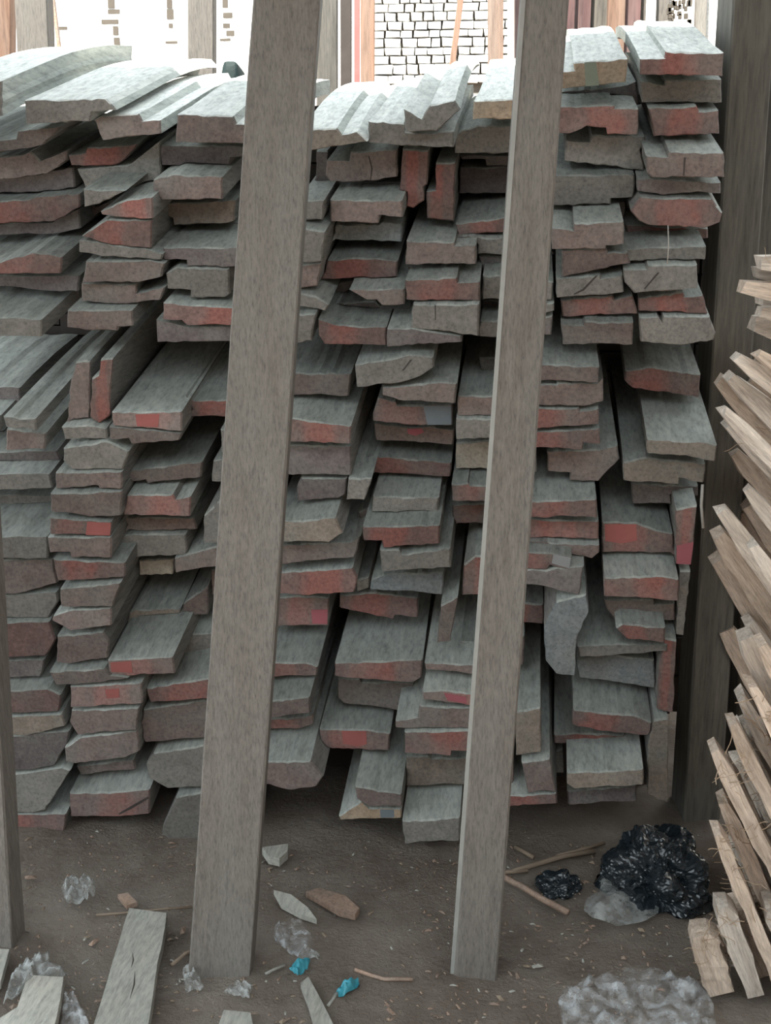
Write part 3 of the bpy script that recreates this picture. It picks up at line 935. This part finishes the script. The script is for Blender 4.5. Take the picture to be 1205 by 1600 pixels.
bpost(10, 22, 2.4, POST_B, 'faded brown post at the far left behind the stack')
bpost(58, 50, 1.9, POST, 'wide grey post rising behind the left end of the stack', lean=-6)
bpost(96, 5, 2.2, CHIP, 'thin leaning stick beside the wide grey post behind the stack', lean=-18, name='stick', cat='stick', thick=.02)
bpost(316, 40, 2.0, POST, 'grey-brown post behind the stack left of the thick post')
bpost(512, 32, 2.1, POST_D, 'dark grey post just right of the thick front post, behind', thick=.1)
bpost(541, 17, 2.6, SLOT, 'narrow blackish post behind the stack beside brown pole')
bpost(575, 22, 2.2, POST_B, 'tan-brown pole standing behind the stack right of blackish post')
bpost(707, 9, 2.8, POST_B, 'thin orange-brown pole leaning before the white block wall', lean=18, name='pole', cat='pole', thick=.03)
bpost(774, 22, 2.6, POST_B, 'orange-brown post behind the stack left of the thin post')
bpost(798, 9, 2.9, STONE, 'narrow pale board standing between orange-brown post and thin post', name='board', cat='board', thick=.03)
bpost(810, 12, 3.0, BOARD_R_SHADED, 'narrow dark red board standing behind the thin post', name='board', cat='board', thick=.03)
for i, (px, w, mt, lab) in enumerate([
        (884, 20, BOARD_R_SHADED, 'reddish board leaning upright right beside the thin post'),
        (908, 24, BOARD_R_SHADED, 'wide reddish board second in the upright row behind right planks'),
        (933, 25, POST_D, 'grey-mauve board third in the upright row behind right planks'),
        (960, 26, POST_B, 'tan board fourth in the upright row behind right planks'),
        (985, 24, BOARD_R_SHADED, 'dark red board fifth in the upright row behind right planks'),
        (1001, 8, POST, 'thin grey board standing between red board and white strip'),
        (1015, 12, STONE, 'narrow white strip standing behind the right planks'),
        (1032, 20, POST, 'grey board between narrow white strip and speckled white slab'),
        (1062, 42, STONE, 'speckled white slab standing behind the top right planks'),
        (1092, 16, POST, 'grey board between speckled slab and narrow white strip'),
        (1107, 16, STONE, 'white strip standing against the dark right post')]):
    bpost(px, w, 1.75 + 0.03 * (i % 3), mt, lab, lean=5, name='slab' if mt is STONE and w > 20 else 'board',
          cat='slab' if mt is STONE and w > 20 else 'board', thick=.03)
# pits of the speckled slab
slab = next(o for o in COL.objects if o.name.startswith('slab'))
rs = random.Random(4)
for k in range(42):
    px, py = rs.uniform(1045, 1080), rs.uniform(0, 62)
    p = at(px, py, 1.742)
    a, b = rs.uniform(.003, .006), rs.uniform(.005, .01)
    v, f = box_vf(p.x - a, p.x + a, 1.735, 1.75, p.z - b, p.z + b)
    obj('pit', v, f, JOINT, slab)

# dark posts behind the right end
o = bpost(1161, 66, 0.30, POST_D, 'wide dark post behind the right end of the stack', lean=9, thick=.12)
o = bpost(1196, 62, 0.48, POST_D, 'brownish dark post at the far right behind the offcut bundle', lean=4, thick=.12)

# red cloth and dark green sheet behind
def blob(name, center, sx, sy, sz, mat, label, cat, amp=0.25, seed=0, sub=4, flat=0.0, freq=3.0, boxy=False):
    bm = bmesh.new()
    bmesh.ops.create_icosphere(bm, subdivisions=sub, radius=1)
    for v_ in bm.verts:
        q = v_.co.normalized()
        w_ = q + 0.25 * Vector((noise.noise(q * 2 + Vector((seed, 1, 0))), noise.noise(q * 2 + Vector((2, seed, 0))), noise.noise(q * 2 + Vector((0, 3, seed)))))
        k = 1 + amp * noise.noise(w_ * freq * .7 + Vector((seed, seed * 2, 0))) * 1.2 \
            - amp * .55 * abs(noise.noise(w_ * freq * 1.9 + Vector((0, seed, 5)))) \
            - amp * .22 * abs(noise.noise(w_ * freq * 4.7 + Vector((7, seed, 5))))
        q = q * k
        if boxy: q = Vector([math.copysign(abs(t_) ** .5, t_) for t_ in q])
        if q.z < -flat: q.z = -flat
        v_.co = (q.x * sx, q.y * sy, (q.z + flat) * sz)
    me = bpy.data.meshes.new(name); bm.to_mesh(me); bm.free()
    me.materials.append(mat)
    o = bpy.data.objects.new(name, me); COL.objects.link(o)
    o.location = center
    return tag(o, label, cat)

c = at(364, 77, 1.9)
blob('tarp_bundle', Vector((c.x, 1.9, 0)), 0.062, .1, c.z / 2.0, GREEN_TARP, 'dark green tarpaulin bundle behind the stack by the grey-brown post', 'tarp', amp=.04, sub=5, flat=.95, boxy=True)
bpost(558, 9, 3.0, RED_CLOTH, 'narrow red board standing between blackish post and tan-brown pole', name='board', cat='board', thick=.03)

# ------------------------------------------------------------------ bundle of slats at the right
SL = [ # left end px x, y, slope degrees below horizontal, thickness px, mat, depth
 (1186, 408, 4, 20, 'g'), (1178, 424, 8, 14, 'g'), (1157, 446, 10, 16, 's'), (1187, 470, 6, 13, 'g'), (1185, 487, 4, 14, 'g'), (1177, 506, 8, 24, 'g'),
 (1150, 556, 36, 16, 'g'), (1182, 552, 30, 12, 's'), (1122, 592, 44, 19, 's'), (1140, 588, 42, 15, 'g'), (1128, 640, 42, 15, 'g'), (1135, 661, 44, 13, 'g'),
 (1147, 705, 48, 15, 's'), (1170, 715, 46, 13, 'g'), (1168, 762, 50, 14, 'g'), (1166, 786, 52, 16, 's'),
 (1126, 795, 52, 16, 'g'), (1121, 832, 54, 17, 's'), (1119, 872, 55, 15, 's'), (1152, 838, 54, 14, 'g'), (1176, 850, 55, 14, 'g'),
 (1138, 900, 56, 14, 'g'), (1160, 925, 57, 13, 's'), (1133, 978, 58, 20, 's'), (1170, 968, 58, 14, 'g'), (1186, 1000, 60, 13, 's'),
 (1158, 1082, 62, 14, 'g'), (1172, 1065, 62, 12, 's'), (1140, 1122, 62, 14, 's'), (1152, 1130, 63, 12, 'g'), (1116, 1168, 62, 15, 's'),
 (1132, 1185, 63, 13, 's'), (1168, 1160, 63, 12, 'g'), (1126, 1245, 64, 15, 's'), (1146, 1255, 65, 12, 'g'), (1119, 1294, 66, 13, 's'),
 (1160, 1290, 66, 12, 's'), (1180, 1270, 66, 12, 'g'), (1134, 1330, 67, 13, 's'), (1150, 1360, 68, 12, 's'), (1127, 1408, 68, 20, 'g'),
 (1170, 1395, 68, 12, 's'), (1095, 1452, 70, 28, 's'), (1116, 1462, 70, 12, 's'), (1188, 1440, 69, 12, 'g'), (1196, 1330, 68, 12, 's')]
ORDW = ORD
def fibre_mesh(rr, L, n, mat, parent, a, ux, uz):
    verts, faces = [], []
    for k in range(n):
        t = rr.uniform(0, .35) if rr.random() < .7 else rr.uniform(.3, .9)
        p = a + ux * (t * L * .6) + uz * rr.uniform(-.004, .004) + Vector((0, -0.028, 0))
        ang = rr.uniform(0, 6.28)
        dirv = Vector((math.cos(ang) - .5, -abs(rr.uniform(.1, .8)), math.sin(ang))).normalized()
        seg = rr.randint(3, 5); step = rr.uniform(.006, .012); r = rr.uniform(.0005, .001)
        base = len(verts)
        for s in range(seg + 1):
            for j in range(3):
                an = j * 2.094
                verts.append(p + Vector((math.cos(an) * r, math.sin(an) * r * .5, math.sin(an) * r)))
            p = p + dirv * step
            dirv = (dirv + Vector((rr.uniform(-.5, .5), rr.uniform(-.3, .3), rr.uniform(-.6, .4)))).normalized()
        for s in range(seg):
            for j in range(3):
                q0, q1 = base + s * 3 + j, base + s * 3 + (j + 1) % 3
                faces.append((q0, q1, q1 + 3, q0 + 3))
    o = obj('frayed_fibre', verts, faces, mat, parent)
    o['kind'] = 'stuff'
    o['label'] = 'frayed pale wood fibres'
    return o

rx = random.Random(77)
base_n = list(SL)
for (px, py, ang, th, mk) in base_n:                 # the second row, seen between the first strips
    if py > 530 and px < 1175:
        SL.append((px + 26 + rx.randint(-4, 8), py + rx.randint(2, 16), ang + rx.randint(-2, 3), th + 5, 'g' if mk == 's' else 's'))
BACKROW = set(SL) - set(base_n)
SLs = sorted(SL, key=lambda s: s[1])
LAYER = 0.062
taken = {}
def rect(a, A, L, t):
    u, w = (math.cos(A), -math.sin(A)), (math.sin(A), math.cos(A))
    return [(a.x + u[0] * l - w[0] * h, a.z + u[1] * l - w[1] * h) for l, h in ((-.008, -t), (L, -t), (L, t), (-.008, t))]
def apart(P, Q):
    for S in (P, Q):
        for i in range(2):
            ex, ez = S[i + 1][0] - S[i][0], S[i + 1][1] - S[i][1]
            pa = [x * ex + z_ * ez for x, z_ in P]; qa = [x * ex + z_ * ez for x, z_ in Q]
            if max(pa) < min(qa) or max(qa) < min(pa): return True
    return False
def place(st):
    px, py, ang, th, mk = st
    y_base = -0.42 + 0.28 * max(0, (900 - py) / 500)
    y_base = -0.42 + LAYER * round((y_base + 0.42) / LAYER)
    for k in range(12):                               # the nearest layer of the bundle with room for this strip
        Yc = y_base + LAYER * k
        a = at(px, py, Yc)
        t = th * (a - CAM).dot(cf) / F_PX * 1.25 * (1.35 if py < 1050 else 1.2)
        A = R(ang)
        L = 0.42
        if a.z - math.sin(A) * L < 0.022: L = max(.06, (a.z - 0.022) / math.sin(A))
        P = rect(a, A, L, t * .5 + .004)
        P[1] = (P[1][0], P[1][1] - .02 if ang < 60 else P[1][1])
        lay = taken.setdefault(round(Yc / LAYER), [])
        if all(apart(P, q) for q in lay): break
    lay.append(P)
    return a, A, L, t
PLACED = {}
for st in sorted(SL, key=lambda s: (s in BACKROW, s[1])): PLACED[st] = place(st)
for i, (px, py, ang, th, mk) in enumerate(SLs):
    rr = random.Random(i * 31 + 7)
    a, A, L, th_m = PLACED[(px, py, ang, th, mk)]
    ux = Vector((math.cos(A), 0, -math.sin(A)))
    uz = Vector((math.sin(A), 0, math.cos(A)))
    uy = uz.cross(ux).normalized()
    rot = Matrix((ux, uy, ux.cross(uy))).transposed()
    ux, uy, uz = Vector((1, 0, 0)), Vector((0, 1, 0)), Vector((0, 0, 1))   # local axes: along, across, through
    n = 9
    hw = 0.030
    verts, faces = [], []
    for k in range(n + 1):
        t = k / n
        sag = -0.012 * t * t if ang < 60 else 0
        p = ux * (t * L) + uz * sag
        tt = th_m * (0.5 + 0.07 * rr.uniform(-1, 1)) * (0.62 if k == 0 else 1)
        j = rr.uniform(-.0022, .0022)
        for sx, sz in ((-1, -1), (-1, 1), (1, 1), (1, -1)):
            verts.append(p + uy * (sx * (hw - rr.uniform(0, .004))) + uz * (sz * tt + j + rr.uniform(-.0012, .0012))
                         + ux * (rr.uniform(-.006, .006) if k == 0 else 0))
    for k in range(n):
        for q in range(4):
            faces.append((k * 4 + q, k * 4 + (q + 1) % 4, k * 4 + 4 + (q + 1) % 4, k * 4 + 4 + q))
    faces.append((3, 2, 1, 0)); faces.append(tuple(n * 4 + q for q in range(4)))
    e = empty('offcut_strip', a)
    e.rotation_euler = rot.to_euler()
    body = obj('strip_body', verts, faces, SLAT if mk == 's' else SLAT_G, e)
    fix_normals(body)
    if py > 1050 or i % 5 == 0: fibre_mesh(rr, L, 2 if py < 1050 else 10, FIBRE, e, Vector((0, 0, 0)), ux, uz)
    tone = 'raw tan' if mk == 's' else 'weathered grey-tan'
    if py < 530: where, lean = 'in level top group of right bundle', 'level'
    elif py < 950: where, lean = 'sloping in upper half of right bundle', 'sloping'
    else: where, lean = 'standing steep in lower half of right bundle', 'steep'
    grp = [s for s in SLs if (s[1] < 530) == (py < 530) and (s[1] < 950) == (py < 950)]
    k = grp.index((px, py, ang, th, mk)) + 1
    tag(e, f'{tone} frayed offcut strip, {ORD[k]} from top {where}', 'offcut', 'rough sawn offcut strips bundled at right')

# ------------------------------------------------------------------ things on the ground
def slab_on_ground(name, px, th, mat, label, cat, z=0.012, group=None, rough=.003):
    rr = random.Random(len(label))
    P = [ground(x, y, z) for x, y in px]
    out = []
    for i, a in enumerate(P):
        b = P[(i + 1) % len(P)]
        k = max(1, int((b - a).length / .05))
        for j in range(k):
            q = a.lerp(b, j / k)
            if j: q += Vector((rr.uniform(-1, 1) * rough * .6, rr.uniform(-1, 1) * rough * .6, 0))
            out.append(q)
    c = sum(out, Vector()) / len(out)
    n = len(out)
    verts = [q - c for q in out] + [q - c + Vector((0, 0, th - .002)) for q in out]
    verts += [(q - c) * 0.985 + Vector((0, 0, th)) for q in out]
    faces = [tuple(reversed(range(n))), tuple(2 * n + i for i in range(n))]
    for r_ in range(2):
        for i in range(n):
            faces.append((r_ * n + i, r_ * n + (i + 1) % n, (r_ + 1) * n + (i + 1) % n, (r_ + 1) * n + i))
    o = obj(name, verts, faces, mat); o.location = c
    fix_normals(o)
    return tag(o, label, cat, group)

b1 = slab_on_ground('offcut_board', [(203, 1432), (262, 1440), (228, 1640), (140, 1640)], 0.022, FLOORB, 'long pale grey offcut board with cracks lying between the left posts', 'board')
# cracks in the long board
for (x0, y0, x1, y1) in [(207, 1488, 205, 1512), (211, 1518, 203, 1560)]:
    a, b = ground(x0, y0, .0345), ground(x1, y1, .0345)
    w = Vector((.0016, 0, 0))
    c = b1.location
    verts = [a - w * .2 - c, (a + b) / 2 - w - c + Vector((.003, 0, 0)), b - w * .2 - c, b + w * .2 - c, (a + b) / 2 + w - c + Vector((.003, 0, 0)), a + w * .2 - c]
    obj('crack', verts + [v_ - Vector((0, 0, .002)) for v_ in verts], [(0, 1, 2, 3, 4, 5), (11, 10, 9, 8, 7, 6)], SLOT, b1)
slab_on_ground('offcut_board', [(45, 1537), (101, 1540), (96, 1575), (80, 1640), (-30, 1640), (0, 1606), (28, 1588)], 0.02, FLOORB, 'short curved pale offcut board in the bottom left corner', 'board')
slab_on_ground('offcut_board', [(-40, 1490), (16, 1493), (2, 1545), (-40, 1560)], 0.015, FLOORB, 'pale board end poking in at the left edge under crumpled plastic', 'board')
slab_on_ground('wood_strip', [(470, 1545), (482, 1535), (522, 1612), (500, 1630)], 0.014, FLOORB, 'narrow pale wood strip at the bottom centre beside blue plastic scraps', 'strip')
slab_on_ground('offcut_board', [(350, 1588), (392, 1592), (400, 1630), (335, 1630)], 0.014, FLOORB, 'pale offcut corner at the bottom edge below the thick post', 'board')
slab_on_ground('bark_chip', [(478, 1402), (497, 1396), (540, 1408), (562, 1428), (555, 1438), (530, 1432), (505, 1417)], 0.014, CHIP, 'long reddish bark chip lying on the dirt between the posts', 'chip')
slab_on_ground('bark_chip', [(428, 1398), (455, 1405), (482, 1426), (495, 1444), (470, 1436), (440, 1420)], 0.012, FLOORB, 'grey sliver of wood beside the foot of the thick post', 'chip')
slab_on_ground('wood_chip', [(410, 1336), (451, 1330), (450, 1342), (437, 1354), (420, 1350)], 0.02, FLOORB, 'half-round tan wood chip right of the thick post', 'chip')
slab_on_ground('wood_chip', [(184, 1404), (200, 1401), (215, 1416), (198, 1421)], 0.01, CHIP, 'small brown chip just above the long pale board', 'chip')

def bar(name, pts, r, mat, label, cat, parent=None):
    verts, faces = [], []
    n = 6
    for i, p in enumerate(pts):
        d = (pts[min(i + 1, len(pts) - 1)] - pts[max(i - 1, 0)]).normalized()
        s = d.cross(Vector((0.3, 0.2, 1))).normalized(); u = s.cross(d)
        for j in range(n):
            an = j * 2 * math.pi / n
            verts.append(p + s * math.cos(an) * r + u * math.sin(an) * r)
    for i in range(len(pts) - 1):
        for j in range(n):
            faces.append((i * n + j, i * n + (j + 1) % n, (i + 1) * n + (j + 1) % n, (i + 1) * n + j))
    faces += [tuple(range(n)), tuple((len(pts) - 1) * n + j for j in range(n))]
    c = pts[0].copy()
    o = obj(name, [v_ - c for v_ in verts], faces, mat, smooth=True); o.location = c
    fix_normals(o)
    return tag(o, label, cat)

def gbar(px, r, mat, label, name='stick', cat='stick', z=None):
    z = z if z is not None else r + .008
    return bar(name, [ground(x, y, z) for x, y in px], r, mat, label, cat)

gbar([(784, 1368), (815, 1385), (850, 1406), (888, 1426)], .007, CHIP, 'long pale stick slanting on the dirt right of the thin post')
gbar([(802, 1362), (840, 1350), (880, 1338), (930, 1330)], .006, STICK, 'dark stick lying toward the black bag right of thin post')
gbar([(780, 1364), (805, 1362), (825, 1360)], .005, STICK, 'short dark stick touching the thin post')
gbar([(805, 1323), (822, 1333), (834, 1340)], .005, STICK, 'short dark twig under the right planks')
gbar([(870, 1338), (910, 1327), (945, 1317)], .004, STICK, 'thin twig above the small black bag')
gbar([(555, 1515), (580, 1524), (600, 1530), (645, 1530)], .004, CHIP, 'thin reddish twig on the dirt left of thin post foot')
gbar([(415, 1522), (430, 1514), (445, 1508)], .003, FLOORB, 'short pale splinter by the foot of the thick post')
gbar([(150, 1430), (200, 1426), (250, 1421), (300, 1417)], .0025, STICK, 'long thin twig behind the end of the long pale board')
gbar([(512, 1572), (520, 1562), (526, 1552)], .003, FLOORB, 'pale splinter beside the lower blue plastic scrap')
gbar([(268, 1508), (290, 1490), (305, 1485)], .004, STICK, 'dark twig between long pale board and thick post')

# plastic
blob('black_bag', ground(1022, 1378, 0.0), .118, .14, .10, BLACKBAG, 'large crumpled black plastic bag by the offcut bundle', 'bag', amp=.32, seed=3, sub=6, flat=.12, freq=2.4)
blob('black_bag', ground(872, 1388, 0.0), .05, .045, .03, BLACKBAG, 'small crumpled black plastic scrap left of the large black bag', 'bag', amp=.32, seed=5, sub=5, flat=.12, freq=2.4)

def sheet(name, px, mat, label, cat, amp=.02, seed=0, res=46, base=.012, freq=16):
    """crumpled thin film whose outline is px on the ground"""
    P = [ground(x, y, base) for x, y in px]
    c = sum(P, Vector()) / len(P)
    verts, faces = [], []
    rings = 16
    n = res * 2
    tot = [0]
    for i in range(len(P)): tot.append(tot[-1] + (P[(i + 1) % len(P)] - P[i]).length)
    def per(t):
        s = t * tot[-1]
        for i in range(len(P)):
            if s <= tot[i + 1] + 1e-9:
                return P[i].lerp(P[(i + 1) % len(P)], (s - tot[i]) / max(1e-9, tot[i + 1] - tot[i]))
        return P[0]
    edge = [per(k / n) for k in range(n)]
    verts.append(Vector((0, 0, amp)))
    for r_ in range(1, rings + 1):
        k = r_ / rings
        for q in edge:
            p = (q - c) * k
            h = amp * (1.0 - abs(noise.noise(Vector((p.x * freq + seed, p.y * freq, seed))) * 2.2)) * (1 - k ** 6 * .8) \
                + amp * .5 * noise.noise(Vector((p.x * freq * 2.7, p.y * freq * 2.7 + seed, 1)))
            verts.append(Vector((p.x, p.y, max(-.002, h))))
    for i in range(n): faces.append((0, 1 + i, 1 + (i + 1) % n))
    for r_ in range(rings - 1):
        for i in range(n):
            a = 1 + r_ * n + i; b = 1 + r_ * n + (i + 1) % n
            faces.append((a, a + n, b + n, b))
    o = obj(name, verts, faces, mat, smooth=True); o.location = c
    return tag(o, label, cat)

sheet('plastic_sheet', [(880, 1610), (872, 1560), (900, 1540), (940, 1527), (990, 1520), (1050, 1521), (1095, 1535), (1115, 1570), (1120, 1625), (1000, 1640)], CLEAR,
      'large crumpled clear plastic sheet at the bottom right', 'plastic', amp=.03, seed=2)
sheet('plastic_sheet', [(940, 1372), (958, 1366), (985, 1382), (1030, 1420), (1028, 1430), (1000, 1440), (965, 1446), (925, 1438), (912, 1420), (918, 1402), (938, 1392)], CLEARW,
      'milky plastic flap lying in front of the large black bag', 'plastic', amp=.022, seed=5, freq=6)
sheet('plastic_scrap', [(96, 1390), (110, 1375), (130, 1372), (148, 1380), (150, 1396), (132, 1410), (105, 1414)], CLEARW,
      'wrinkled silvery plastic scrap on dirt right of the left-edge post', 'plastic', amp=.025, seed=7, freq=34)
sheet('plastic_scrap', [(10, 1550), (22, 1525), (50, 1500), (80, 1490), (74, 1512), (108, 1522), (100, 1532), (60, 1536), (30, 1560), (5, 1575)], CLEARW,
      'crumpled grey plastic above the curved board at bottom left', 'plastic', amp=.03, seed=9, freq=30)
sheet('plastic_scrap', [(100, 1556), (115, 1552), (130, 1580), (140, 1605), (95, 1605)], CLEAR,
      'small white plastic scrap between the two pale boards', 'plastic', amp=.02, seed=10, freq=30)
sheet('plastic_scrap', [(430, 1445), (470, 1440), (490, 1470), (480, 1500), (450, 1490), (425, 1465)], CLEAR,
      'clear crumpled plastic right of the thick post foot', 'plastic', amp=.02, seed=12, freq=30)
sheet('plastic_scrap', [(452, 1515), (462, 1503), (485, 1500), (480, 1515), (465, 1526)], BLUEP,
      'blue plastic scrap nearer the thick post', 'plastic', amp=.014, seed=13, freq=40)
sheet('plastic_scrap', [(522, 1552), (535, 1538), (560, 1530), (562, 1540), (545, 1552), (530, 1560)], BLUEP,
      'blue and white plastic scrap nearer the bottom centre', 'plastic', amp=.014, seed=14, freq=40)
sheet('plastic_scrap', [(485, 1485), (500, 1492), (498, 1500), (480, 1496)], CLEARW,
      'tiny white plastic flake beside the upper blue scrap', 'plastic', amp=.01, seed=15, freq=40)
sheet('plastic_scrap', [(285, 1515), (300, 1508), (320, 1545), (290, 1550)], CLEARW,
      'white flaky litter at the left foot of the thick post', 'plastic', amp=.014, seed=16, freq=50)
sheet('plastic_scrap', [(350, 1552), (370, 1535), (395, 1540), (390, 1560)], CLEARW,
      'white flaky litter below the thick post', 'plastic', amp=.012, seed=17, freq=50)

# hanging threads
bar('thread', [at(1044, 352, -.03), at(1045, 385, -.03), at(1043, 412, -.03)], .0012, THREAD, 'pale thread hanging before the upper right plank ends', 'thread')
bar('thread', [at(1098, 757, -.02), at(1096, 790, -.02), at(1099, 825, -.02)], .003, THREAD, 'fuzzy grey string hanging at the right end of lower planks', 'thread')

# uncountable grit and chips
def litter():
    rr = random.Random(21)
    verts, faces, mi = [], [], []
    for k in range(1100):
        px, py = rr.uniform(20, 1130), rr.uniform(1290, 1640)
        p = ground(px, py, .004)
        if p.y > .5: continue
        s = rr.uniform(.0008, .0026) * (2.0 if rr.random() < .05 else 1)
        long = rr.uniform(1, 3.5)
        an = rr.uniform(0, 3.14)
        ca, sa = math.cos(an), math.sin(an)
        b = len(verts)
        for dx, dy, dz in ((-1, -1, 0), (1, -1, 0), (1, 1, 0), (-1, 1, 0), (0, 0, 1)):
            x, y = dx * s * long * rr.uniform(.7, 1.2), dy * s * rr.uniform(.7, 1.2)
            verts.append((p.x + x * ca - y * sa, p.y + x * sa + y * ca, p.z + dz * s * 1.2 - .004 + .004))
        faces += [(b, b + 1, b + 4), (b + 1, b + 2, b + 4), (b + 2, b + 3, b + 4), (b + 3, b, b + 4)]
        c_ = rr.choice([0, 0, 1, 1, 1, 1, 0, 0, 2])
        mi += [c_] * 4
    o = obj('litter', verts, faces, [CHIP, STICK, FLOORB], midx=mi)
    tag(o, 'scattered grit and wood crumbs on the dirt ground', 'litter', kind='stuff')
litter()
